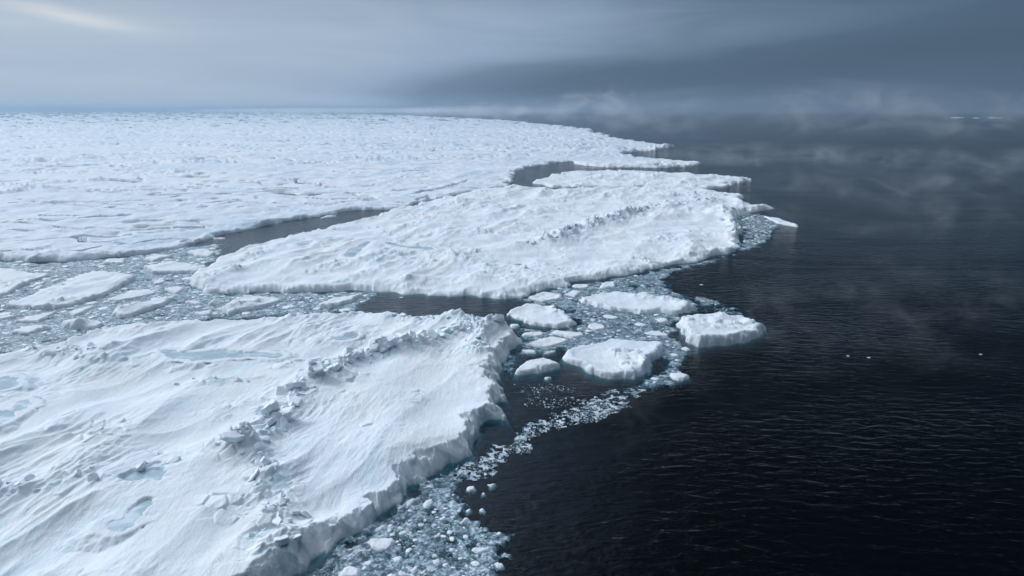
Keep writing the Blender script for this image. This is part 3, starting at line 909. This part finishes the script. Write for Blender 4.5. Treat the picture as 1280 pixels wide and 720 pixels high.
FLOES_RIGHT = [
    ([(633, 393), (656, 379), (694, 382), (709, 392), (720, 406), (697, 411), (662, 406)], 0.9, 'rounded snowy floe at the right end of the black open pool'),
    ([(728, 379), (725, 372), (750, 364), (778, 364), (819, 370), (850, 376), (875, 386), (850, 392), (800, 393), (756, 387)], 1.0, 'long spindle-shaped floe with a rough right rim, uppermost large one in the cluster'),
    ([(659, 373), (678, 364), (703, 368), (703, 375), (678, 378)], 0.5, 'flat floe tucked under the lower edge of the middle floe'),
    ([(747, 362), (753, 353), (769, 350), (770, 361)], 0.7, 'small upright-looking block of ice behind the long spindle-shaped floe'),
    ([(705, 369), (716, 362), (728, 365), (719, 372)], 0.4, 'small floe touching the left tip of the long spindle-shaped floe'),
    ([(712, 356), (734, 354), (737, 360), (722, 361)], 0.3, 'faint low floe in the brash right under the middle floe'),
    ([(844, 403), (859, 393), (891, 391), (928, 396), (947, 402), (958, 411), (947, 422), (912, 431), (872, 434), (856, 426), (853, 412)], 1.7, 'thick floe with a turquoise underwater foot, farthest right of the cluster'),
    ([(703, 445), (712, 434), (731, 429), (762, 423), (794, 423), (830, 425), (828, 442), (812, 454), (816, 464), (794, 473), (756, 473), (737, 467), (725, 459), (706, 453)], 1.0, 'biggest flat floe of the cluster, in front of the others on black water'),
    ([(642, 466), (653, 451), (681, 446), (700, 454), (700, 460), (672, 467), (647, 469)], 0.9, 'greyish humped floe right beside the foreground floe on black water'),
    ([(656, 432), (669, 425), (687, 419), (714, 426), (681, 436)], 0.4, 'flat kite-shaped floe left of the biggest floe in the cluster'),
    ([(687, 417), (694, 412), (728, 415), (730, 421), (716, 424)], 0.4, 'thin floe below the rounded snowy one, left of centre in the cluster'),
    ([(648, 421), (659, 414), (681, 414), (678, 421)], 0.35, 'small flat floe next to the pointed corner of the foreground floe'),
    ([(650, 436), (670, 437), (669, 443), (656, 441)], 0.3, 'small sliver under the left end of the kite-shaped floe'),
    ([(677, 441), (694, 436), (695, 440), (684, 443)], 0.3, 'small sliver between the kite-shaped floe and the greyish humped floe'),
    ([(733, 409), (737, 403), (753, 404), (759, 412), (744, 414)], 0.4, 'small rounded floe in grey brash above the biggest floe'),
    ([(792, 407), (795, 402), (811, 406), (803, 409)], 0.3, 'tiny flat floe in the brash below the long spindle-shaped floe'),
    ([(834, 467), (847, 465), (862, 467), (861, 475), (844, 477)], 0.5, 'small bright block at the lower right end of the cluster'),
    ([(850, 437), (856, 432), (864, 437), (859, 440)], 0.3, 'tiny bright piece below the thick floe with the turquoise foot'),
    ([(756, 392), (776, 396), (768, 400), (752, 397)], 0.25, 'faint low piece just below the long spindle-shaped floe'),
    ([(818, 398), (832, 397), (836, 402), (824, 404)], 0.25, 'faint low piece left of the thick floe with the turquoise foot'),
    ([(636, 405), (650, 404), (648, 410), (640, 411)], 0.4, 'small piece touching the right corner of the foreground floe'),
    ([(800, 418), (818, 412), (838, 418), (830, 421)], 0.25, 'low slushy piece behind the right end of the biggest floe'),
    ([(680, 473), (685, 470), (690, 472.5), (684, 475.5)], 0.3, 'lone tiny white lump just below the greyish humped floe'),
    ([(955, 271), (972, 272), (998, 281), (997, 284), (972, 279.5)], 0.6, 'thin pointed spit of ice off the right end of the middle floe'),
]
S = lambda pts: [(400 + a / 4.5, 560 + b / 4.5) for a, b in pts]
FLOES_NEAR = [
    (S([(260, 510), (400, 495), (420, 540), (360, 590), (300, 570)]), 0.45, 'largest smooth white piece in the teal brash beside the near ice cliff'),
    (S([(90, 730), (150, 650), (240, 685), (200, 740)]), 0.4, 'flat piece cut by the bottom edge of the photo beside the near ice cliff'),
    (S([(305, 460), (350, 425), (390, 435), (330, 470)]), 0.25, 'greyish piece just above the largest piece of brash by the cliff'),
    (S([(475, 310), (510, 280), (550, 285), (500, 335)]), 0.3, 'left one of two bright pieces close under the cliff, upper part of the brash'),
    (S([(570, 335), (590, 290), (635, 290), (610, 345)]), 0.3, 'right one of two bright pieces close under the cliff, upper part of the brash'),
    (S([(400, 620), (450, 600), (465, 640), (420, 650)]), 0.3, 'rounded piece below and right of the largest piece of brash'),
    (S([(430, 715), (480, 695), (540, 710), (540, 735)]), 0.3, 'white piece at the bottom edge of the photo in the middle of the brash'),
    (S([(630, 640), (665, 615), (685, 650), (650, 665)]), 0.3, 'angular white piece near the bottom, in the dark gap of the brash'),
    (S([(680, 665), (700, 640), (735, 640), (720, 680)]), 0.3, 'four-sided white piece near the bottom, right neighbour of the angular one'),
    (S([(845, 575), (900, 550), (965, 565), (900, 600)]), 0.3, 'wide flat white piece near the right rim of the foreground brash'),
    (S([(505, 685), (550, 655), (555, 690), (530, 700)]), 0.25, 'small tilted piece left of the angular white piece near the bottom'),
    (S([(675, 400), (700, 375), (720, 395), (690, 415)]), 0.25, 'white piece in the centre of the foreground brash'),
    (S([(780, 420), (820, 385), (830, 410), (800, 430)]), 0.25, 'bright piece on the right flank of the foreground brash, beside black water'),
    (S([(440, 475), (480, 455), (490, 480), (460, 490)]), 0.2, 'small piece right of the largest piece of brash'),
    (S([(975, 650), (1010, 640), (1035, 660), (1000, 680)]), 0.25, 'outlying white piece at the lower right tip of the foreground brash'),
    (S([(245, 640), (290, 625), (300, 655), (265, 665)]), 0.25, 'small piece between the largest piece and the bottom edge of the photo'),
    (S([(815, 350), (845, 335), (852, 355), (830, 362)]), 0.25, 'piece at the rim of the brash where black water cuts in'),
    (S([(895, 350), (910, 333), (928, 355), (912, 364)]), 0.25, 'lone white lump on black water right of the foreground brash'),
    (S([(820, 215), (860, 210), (875, 238), (835, 248)]), 0.3, 'bright lump at the top right corner of the foreground brash'),
    (S([(905, 250), (930, 245), (920, 268)]), 0.25, 'small three-cornered lump on black water below the line of floating brash'),
    (S([(945, 210), (975, 198), (992, 206), (962, 222)]), 0.25, 'flat lump on black water just below the line of floating brash'),
    (S([(555, 705), (580, 680), (600, 695), (580, 715)]), 0.25, 'small round piece at the bottom of the foreground brash'),
    (S([(640, 495), (665, 472), (685, 482), (655, 508)]), 0.2, 'dull grey piece in the middle of the foreground brash'),
]


SHORT = {
    100: {0: 'large diamond-shaped slab', 1: 'floe cut by the left photo edge', 2: 'thin lens-shaped floe', 3: 'long slanting floe with bluish rubble', 6: 'triangular floe under the diamond-shaped slab',
          7: 'rounded floe at lower left', 8: 'lumpy bluish floe', 10: 'wide floe below the dark lead', 14: 'hummocky floe in the channel', 16: 'pale pointed floe by the black pool', 11: 'small floe blocking the dark lead'},
    200: {0: 'rounded snowy floe', 1: 'long spindle-shaped floe', 6: 'thick farthest-right floe', 7: 'biggest flat floe of the cluster', 8: 'greyish humped floe', 9: 'flat kite-shaped floe',
          10: 'thin floe left of centre in the cluster', 14: 'small rounded floe in the cluster', 16: 'small bright block at the cluster end', 3: 'small upright block behind the spindle-shaped floe', 23: 'thin pointed spit of ice'},
    300: {0: 'largest smooth piece in the near brash', 1: 'flat piece cut by the photo bottom', 3: 'left bright piece under the cliff', 4: 'right bright piece under the cliff', 7: 'angular white piece near the bottom',
          9: 'wide flat piece at the brash rim', 11: 'white piece central in the near brash', 12: 'bright piece on the brash flank', 14: 'outlying piece at the brash tip', 18: 'bright lump atop the near brash', 6: 'white piece at the photo bottom'},
}
ORD = ['nearest', 'second nearest', 'third nearest', 'fourth nearest', 'fifth nearest', 'sixth nearest', 'seventh nearest', 'eighth nearest', 'ninth nearest', 'tenth nearest', 'eleventh nearest', 'twelfth nearest', 'thirteenth nearest', 'fourteenth nearest', 'fifteenth nearest', 'sixteenth nearest', 'seventeenth nearest', 'eighteenth nearest', 'nineteenth nearest', 'twentieth nearest', 'twenty-first nearest', 'twenty-second nearest']


def label_loose():
    """tell the loose chunks apart by the floe they float beside, the side they are on and their rank from it"""
    bins = {}
    for o, x, y, group in LOOSE:
        X, Y = np.array([x]), np.array([y])
        dist = [(-sdf_poly(X, Y, P)[0], i) for i, (P, _) in enumerate(ANCHORS)]
        dmin, i = min(dist)
        P, name = ANCHORS[i]
        c = P.mean(0)
        dx, dy = x - c[0], y - c[1]
        ax, ay = np.ptp(P[:, 0]) / 2 + 0.1, np.ptp(P[:, 1]) / 2 + 0.1
        if abs(dx) / ax > abs(dy) / ay:
            side = 'right of' if dx > 0 else 'left of'
        else:
            side = 'behind' if dy > 0 else 'in front of'
        bins.setdefault((side, name), []).append((dmin, o))
    for (side, name), lst in bins.items():
        lst.sort(key=lambda q: q[0])
        for r, (_, o) in enumerate(lst):
            o['label'] = (ORD[r] + ' small ice chunk ' if r < len(ORD) else 'small ice chunk farther off ') + side + ' the ' + name


def lumps(fls, grp, cat, seed0, gain=0.62):
    for i, (px, fb, label) in enumerate(fls):
        P = np.asarray(px, float)
        if cat == 'ice chunk':
            P = P.mean(0) + (P - P.mean(0)) * 1.10
            px = P
        big = (P[:, 0].max() - P[:, 0].min()) > 45
        x, y = ground(P[:, 0], P[:, 1])
        size = math.sqrt((x.max() - x.min()) * (y.max() - y.min()))
        e = min(0.5, max(0.12, size * 0.03))
        r = []
        if 'rough right rim' in label:
            r = [([(800, 370), (840, 376), (868, 385)], 0.9, 0.9)]
        elif 'turquoise underwater' in label:
            r = [([(880, 394), (930, 398), (952, 412)], 0.7, 1.2), ([(860, 422), (900, 424), (940, 415)], 0.4, 1.0)]
        elif 'biggest flat' in label:
            r = [([(712, 438), (722, 450), (740, 462)], 0.35, 0.9), ([(800, 470), (813, 450), (826, 435)], 0.4, 0.8)]
        elif 'rounded snowy' in label:
            r = [([(655, 385), (690, 390), (712, 402)], 0.5, 1.2)]
        elif 'hummocky' in label or 'bluish' in label:
            c = P.mean(0)
            r = [([(c[0] - 22, c[1] + 3), (c[0] - 6, c[1] - 1)], 0.9, 1.0)]
        f = Floe(px, fb * gain, seed=seed0 + i, edge=e, cliff=min(0.4, fb * 0.45), ridges=r, dunes=0.28 if size > 5 else 0.1, rough=0.10 if size > 5 else 0.05, smooth=1 if size < 4 else 0,
                 lump=0.4 if big else 0.12, foot=min(1.6, max(0.25, 0.15 * size)) if cat == 'ice floe' else max(0.06, 0.05 * size), rim_var=0.35, scour=0.25)
        o = f.build('ice_floe' if cat == 'ice floe' else 'ice_chunk', M_SNOW, 0.9 if size < 4 else 1.1, 1.6)
        tag(o, label, cat, grp)
        ALL_POLYS.append(f.poly)
        if i in SHORT[seed0]:
            ANCHORS.append((f.poly, SHORT[seed0][i]))


lumps(FLOES_LEFT, 'floes in the broken ice on the left', 'ice floe', 100, 0.9)
lumps(FLOES_RIGHT, 'floes clustered off the end of the black pool', 'ice floe', 200)
lumps(FLOES_NEAR, 'larger pieces in the foreground brash', 'ice chunk', 300, 0.45)


# ---------------------------------------------------------------- brash: loose chunks and slush
def chunk_mesh(i):
    r = random.Random(500 + i)
    n = r.choice((6, 7, 8))
    rad = [r.uniform(0.7, 1.1) for _ in range(n)]
    asp = r.uniform(0.55, 1.0)
    hgt = r.uniform(0.10, 0.26)
    vs, fs = [], []
    for lv, (zz, sc) in enumerate(((-0.10, 0.9), (0.0, 1.02), (hgt, 0.86))):
        for j in range(n):
            a = (j + r.uniform(-0.15, 0.15)) * 2 * math.pi / n
            vs.append((0.5 * sc * rad[j] * math.cos(a), 0.5 * sc * asp * rad[j] * math.sin(a), zz * (1 if lv < 2 else r.uniform(0.6, 1.2)) * 0.6))
    vs.append((r.uniform(-.1, .1), r.uniform(-.1, .1), hgt * r.uniform(0.7, 1.0)))
    for lv in (0, 1):
        for j in range(n):
            a, b = lv * n + j, lv * n + (j + 1) % n
            fs.append((a, b, b + n)); fs.append((a, b + n, a + n))
    for j in range(n):
        fs.append((2 * n + j, 2 * n + (j + 1) % n, 3 * n))
    return np.array(vs), np.array(fs)


CH = [chunk_mesh(i) for i in range(12)]
CH_ME = []
for vs, fs in CH:
    me = bpy.data.meshes.new('ice_chunk')
    me.from_pydata([tuple(v) for v in vs], [], [tuple(int(q) for q in f) for f in fs])
    me.materials.append(M_CHUNK)
    CH_ME.append(me)


def free_of_floes(x, y, margin):
    ok = np.ones(x.shape, bool)
    for P in ALL_POLYS:
        lo, hi = P.min(0) - 2, P.max(0) + 2
        s = np.where((x > lo[0]) & (x < hi[0]) & (y > lo[1]) & (y < hi[1]) & ok)[0]
        if len(s):
            ok[s] = sdf_poly(x[s], y[s], P) < -margin[s]
    return ok


def brash(region_px, n, smin, smax, power, dens_lo, label, group, keep, seed, slush=0.5, slush_z=0.015, cell=0.3, hole=2.5, sink=0.0, inset=0.0, lace=3.2, pale=False, zmin=-0.6):
    P = line_world(region_px, 0)
    g = np.random.default_rng(seed)
    lo, hi = P.min(0), P.max(0)
    x = g.uniform(lo[0], hi[0], n * 6); y = g.uniform(lo[1], hi[1], n * 6)
    d = sdf_poly(x, y, P) - inset + 1.1 * fbm(x / hole, y / hole, 3, seed)
    den = fbm(x / 4.0, y / 4.0, 3, seed + 3)
    ok = (d > 0) & (den > dens_lo + g.uniform(-0.35, 0.35, x.shape))
    x, y, d = x[ok][:n], y[ok][:n], d[ok][:n]
    s = smin * (1 - g.random(len(x)) * (1 - (smin / smax) ** power)) ** (-1 / power)
    ok = free_of_floes(x, y, s * 0.35)
    x, y, s = x[ok], y[ok], s[ok]
    od = np.argsort(-s)
    x, y, s = x[od], y[od], s[od]
    # no two of the bigger ones on the same spot
    good = []
    for i in range(len(x)):
        if i < 500:
            if any((x[i] - x[j]) ** 2 + (y[i] - y[j]) ** 2 < (0.5 * (s[i] + s[j])) ** 2 for j in good):
                continue
        good.append(i)
    x, y, s = x[good], y[good], s[good]
    rot = g.uniform(0, 6.28, len(x)); kind = g.integers(0, len(CH), len(x))
    for i in range(min(keep, len(x))):
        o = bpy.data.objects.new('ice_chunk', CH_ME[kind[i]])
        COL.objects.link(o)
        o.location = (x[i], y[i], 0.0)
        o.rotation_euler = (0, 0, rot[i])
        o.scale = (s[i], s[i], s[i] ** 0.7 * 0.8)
        tag(o, label, 'ice chunk', group)
        LOOSE.append((o, float(x[i]), float(y[i]), group))
    V, F, off = [], [], 0
    for i in range(keep, len(x)):
        vs, fs = CH[kind[i]]
        c, sn = math.cos(rot[i]), math.sin(rot[i])
        V.append(np.stack([x[i] + s[i] * (vs[:, 0] * c - vs[:, 1] * sn), y[i] + s[i] * (vs[:, 0] * sn + vs[:, 1] * c), vs[:, 2] * s[i] ** 0.7 * 0.8 - sink * g.random()], 1))
        F.append(fs + off); off += len(vs)
    if V:
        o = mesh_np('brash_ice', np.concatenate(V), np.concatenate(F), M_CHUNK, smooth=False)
        tag(o, 'fine ' + group, 'brash ice', kind='stuff')
    # slush between the chunks: a lacy skin lying at the waterline
    nx, ny = int((hi[0] - lo[0] + 3) / cell), int((hi[1] - lo[1] + 3) / cell)
    X, Y = np.meshgrid(np.linspace(lo[0] - 1.5, hi[0] + 1.5, nx), np.linspace(lo[1] - 1.5, hi[1] + 1.5, ny))
    X = X + cell * 0.4 * perlin(X / cell / 2, Y / cell / 2, 3); 
    xf, yf = X.ravel(), Y.ravel()
    d = sdf_poly(xf, yf, P) - inset + 1.1 * fbm(xf / hole, yf / hole, 4, seed, 0.6)
    nn = fbm(xf / lace, yf / lace, 5, seed + 3, 0.65)
    zz = slush_z + 0.5 * (nn - slush) + np.minimum(0, d * 0.8)
    zz = np.clip(zz, -0.7, slush_z + 0.03)
    keepv = zz > zmin
    idx = np.arange(nx * ny).reshape(ny, nx)
    Q = np.stack([idx[:-1, :-1], idx[:-1, 1:], idx[1:, 1:], idx[1:, :-1]], -1).reshape(-1, 4)
    Q = Q[keepv[Q].all(1)]
    used = np.unique(Q)
    if len(used):
        rm = np.zeros(nx * ny, np.int64); rm[used] = np.arange(len(used))
        o = mesh_np('slush', np.stack([xf[used], yf[used], zz[used]], 1), rm[Q], M_SLUSH_PALE if pale else M_SLUSH)
        tag(o, 'grey slush with ' + group, 'slush', kind='stuff')


Z_NEAR = [(345, 735), (365, 718), (396, 698), (434, 671), (463, 654), (484, 634), (508, 618), (527, 598), (552, 587), (577, 577), (588, 590), (578, 606), (588, 622), (592, 640), (612, 652), (640, 664), (636, 690), (626, 735), (500, 790), (400, 790)]
brash(Z_NEAR, 5200, 0.06, 0.8, 1.9, -0.12, 'small white ice chunk floating in the teal slush beside the near ice cliff', 'ice chunks in the brash by the near cliff', 80, 1, slush=-0.35, cell=0.16, hole=2.0, inset=0.9, sink=0.05, lace=1.6, zmin=-0.3)
Z_LINE = [(575, 592), (596, 575), (625, 566), (650, 545), (672, 528), (705, 518), (735, 505), (760, 492), (800, 488), (778, 505), (745, 524), (700, 531), (665, 545), (650, 562), (625, 582), (592, 598)]
brash(Z_LINE, 5200, 0.045, 0.42, 2.1, -0.05, 'small ice chunk in the winding line of brash on black water', 'ice chunks in the winding line of brash', 34, 2, slush=0.02, cell=0.13, hole=1.6, inset=-0.3, lace=0.8, pale=True, zmin=-0.05)
Z_RIGHT = [(640, 374), (680, 362), (720, 356), (800, 341), (850, 332), (915, 318), (935, 312), (900, 326), (850, 340), (832, 350), (842, 362), (872, 376), (884, 388), (862, 396), (845, 408), (850, 425), (872, 440), (862, 455), (862, 472), (838, 482), (790, 492), (775, 480),
           (815, 468), (825, 450), (700, 440), (690, 446), (660, 447), (640, 470), (630, 470), (628, 452), (648, 432), (650, 408), (690, 412), (722, 405), (705, 388), (650, 378)]
brash(Z_RIGHT, 7000, 0.10, 1.3, 1.8, -0.2, 'small ice chunk in the grey brash packed between the clustered floes', 'ice chunks between the clustered floes', 70, 3, slush=-0.55, cell=0.3, hole=2.5, inset=1.3)
Z_LEFT = [(-120, 345), (-40, 330), (0, 327), (60, 330), (150, 323), (225, 311), (272, 306), (274, 318), (245, 340), (236, 358), (268, 367), (330, 367), (400, 367), (470, 366), (455, 378), (440, 388), (380, 393), (300, 396), (230, 399), (170, 403), (120, 413), (60, 431), (0, 438), (-120, 455)]
brash(Z_LEFT, 9000, 0.18, 2.4, 1.6, -0.25, 'small ice chunk in the slush-filled channel of broken floes on the left', 'ice chunks in the broken channel on the left', 70, 4, slush=-0.6, cell=0.4, hole=3.0)
Z_TIP = [(924, 268), (950, 268), (975, 280), (965, 288), (958, 300), (940, 312), (926, 312), (930, 300), (932, 288), (922, 278)]
brash(Z_TIP, 1500, 0.2, 1.6, 1.6, -0.05, 'small ice chunk swirling off the right end of the middle floe', 'ice chunks off the end of the middle floe', 12, 5, slush=-0.1, cell=0.45, hole=3.0)
Z_WISP = [(870, 372), (900, 376), (920, 388), (925, 396), (900, 390), (880, 386)]
brash(Z_WISP, 300, 0.12, 0.6, 1.7, 0.15, 'tiny ice chunk adrift beyond the long spindle-shaped floe', 'tiny ice chunks adrift by the cluster', 4, 6, slush=0.35, cell=0.35)
Z_BAY = [(640, 480), (700, 480), (745, 492), (720, 506), (690, 512), (655, 500)]
brash(Z_BAY, 240, 0.08, 0.34, 1.8, 0.05, 'tiny white ice chunk scattered in the dark bay beside the foreground floe', 'tiny ice chunks in the dark bay', 14, 7, slush=0.75, cell=0.3, zmin=0.0)

label_loose()
for i, (px, py, s, lab) in enumerate([(1060, 445, 0.4, 'left one of two tiny white ice lumps alone on the open black sea'), (1086, 447, 0.5, 'right one of two tiny white ice lumps alone on the open black sea'),
                                      (1226, 443, 0.38, 'tiny ice lump alone far out near the right edge of the photo'), (877, 356, 0.9, 'tiny ice lump on the water right of the brash, under the middle floe'),
                                      (612, 607, 0.45, 'tiny ice lump on black water between the brash and the open sea'), (502, 372, 1.0, 'small ice lump near the left end of the black open pool')]):
    x, y = ground(px, py)
    o = bpy.data.objects.new('ice_chunk', CH_ME[i])
    COL.objects.link(o)
    o.location = (float(x), float(y), 0); o.scale = (s, s, s * 0.9)
    tag(o, lab, 'ice chunk', 'lone ice lumps on the open water')


# strip of drifting ice far out on the right
for i, (x0, x1, py, lab) in enumerate([(1188, 1206, 147.2, 'left one of three faint slivers of ice on the far right horizon'), (1214, 1226, 147.6, 'middle one of three faint slivers of ice on the far right horizon'), (1234, 1254, 147.3, 'right one of three faint slivers of ice on the far right horizon')]):
    f = Floe([(x0, py), (x0 + 3, py - 0.35), (x1 - 3, py - 0.35), (x1, py), (x1 - 3, py + 0.25), (x0 + 4, py + 0.25)], 1.0, seed=700 + i, edge=3.0, cliff=2.0, smooth=0, foot=3.0, lump=1.0)
    o = f.build('ice_floe', M_SNOW, 1.0, 20)
    tag(o, lab, 'ice floe', 'slivers of ice on the horizon')


# ---------------------------------------------------------------- sea smoke and haze
def smoke_material(name, density, scale, thr):
    m, k = material(name)
    tc = k.new('ShaderNodeTexCoord')
    oi = k.new('ShaderNodeObjectInfo')
    p = tc.outputs['Object']                      # unit sphere space
    r2 = k.vmath('DOT_PRODUCT', p, p).outputs['Value']
    fall = k.smooth(r2, 1.0, 0.1)
    geo = k.new('ShaderNodeNewGeometry')
    wp = k.mapping(geo.outputs['Position'], (0.75, 0.7, 1.3), (0.35, 0.5, 0.2))
    n = k.noise(wp, scale, 5, 0.62, 0.6)
    dn = k.smooth(n, thr, thr + 0.22)
    dens = k.math('MULTIPLY', k.math('MULTIPLY', dn, fall), density)
    v = k.new('ShaderNodeVolumePrincipled')
    v.inputs['Color'].default_value = (0.93, 0.96, 1.0, 1)
    v.inputs['Anisotropy'].default_value = 0.3
    v.inputs['Density Attribute'].default_value = ''
    k.put(v.inputs['Density'], dens)
    o = k.new('ShaderNodeOutputMaterial'); k.put(o.inputs[1], v.outputs[0])
    return m


SMOKE = True


def smoke_puff(px, py, rx, ry, rz, mat, zc=None):
    if not SMOKE:
        return
    x, y = ground(px, py)
    bm = bmesh.new()
    bmesh.ops.create_icosphere(bm, subdivisions=2, radius=1.06)
    me = bpy.data.meshes.new('sea_smoke')
    bm.to_mesh(me); bm.free()
    me.materials.append(mat)
    o = bpy.data.objects.new('sea_smoke', me)
    COL.objects.link(o)
    o.location = (float(x), float(y), rz * 0.85 + 0.4 if zc is None else zc)
    o.scale = (rx, ry, rz * 0.8)
    tag(o, 'thin sea smoke drifting over the dark water', 'sea smoke', kind='stuff')


SM_FAR = smoke_material('far_smoke', 0.011, 0.028, 0.51)
SM_MID = smoke_material('mid_smoke', 0.014, 0.070, 0.50)
SM_NEAR = smoke_material('near_smoke', 0.018, 0.19, 0.51)
for a in [(762, 172, 55, 100, 44), (850, 180, 90, 100, 28), (1035, 182, 100, 90, 34), (1190, 183, 110, 90, 32), (730, 160, 110, 120, 40), (625, 153, 200, 150, 34)]:
    smoke_puff(*a, SM_FAR)
SM_BANK = smoke_material('fog_bank', 0.0016, 0.004, 0.36)
for a in [(430, 142.5, 1500, 1500, 34), (600, 147, 500, 450, 32)]:
    smoke_puff(*a, SM_BANK)
for a in [(1150, 222, 110, 60, 9), (965, 212, 80, 60, 9), (1060, 300, 38, 26, 8), (1190, 305, 36, 26, 7), (1250, 255, 60, 36, 8), (1010, 255, 50, 34, 7)]:
    smoke_puff(*a, SM_MID)
for a in [(760, 530, 13, 16, 5), (880, 460, 18, 14, 4), (1030, 450, 24, 18, 5), (1180, 400, 26, 22, 5)]:
    smoke_puff(*a, SM_NEAR)


def build_haze():
    m, k = material('haze_air')
    v = k.new('ShaderNodeVolumePrincipled')
    v.inputs['Color'].default_value = (0.40, 0.53, 0.66, 1)
    v.inputs['Density'].default_value = 0.00015
    v.inputs['Anisotropy'].default_value = 0.35
    v.inputs['Density Attribute'].default_value = ''
    o = k.new('ShaderNodeOutputMaterial'); k.put(o.inputs[1], v.outputs[0])
    S = 61000.0
    zb, zt = -17.0, 80.0
    me = bpy.data.meshes.new('haze')
    vv = [(-S, -2500, zb), (S, -2500, zb), (S, S, zb), (-S, S, zb), (-S, -2500, zt), (S, -2500, zt), (S, S, zt), (-S, S, zt)]
    ff = [(3, 2, 1, 0), (4, 5, 6, 7), (0, 1, 5, 4), (1, 2, 6, 5), (2, 3, 7, 6), (3, 0, 4, 7)]
    me.from_pydata(vv, [], ff)
    me.materials.append(m)
    ob = bpy.data.objects.new('haze', me)
    COL.objects.link(ob)
    tag(ob, kind='stuff')


build_haze()
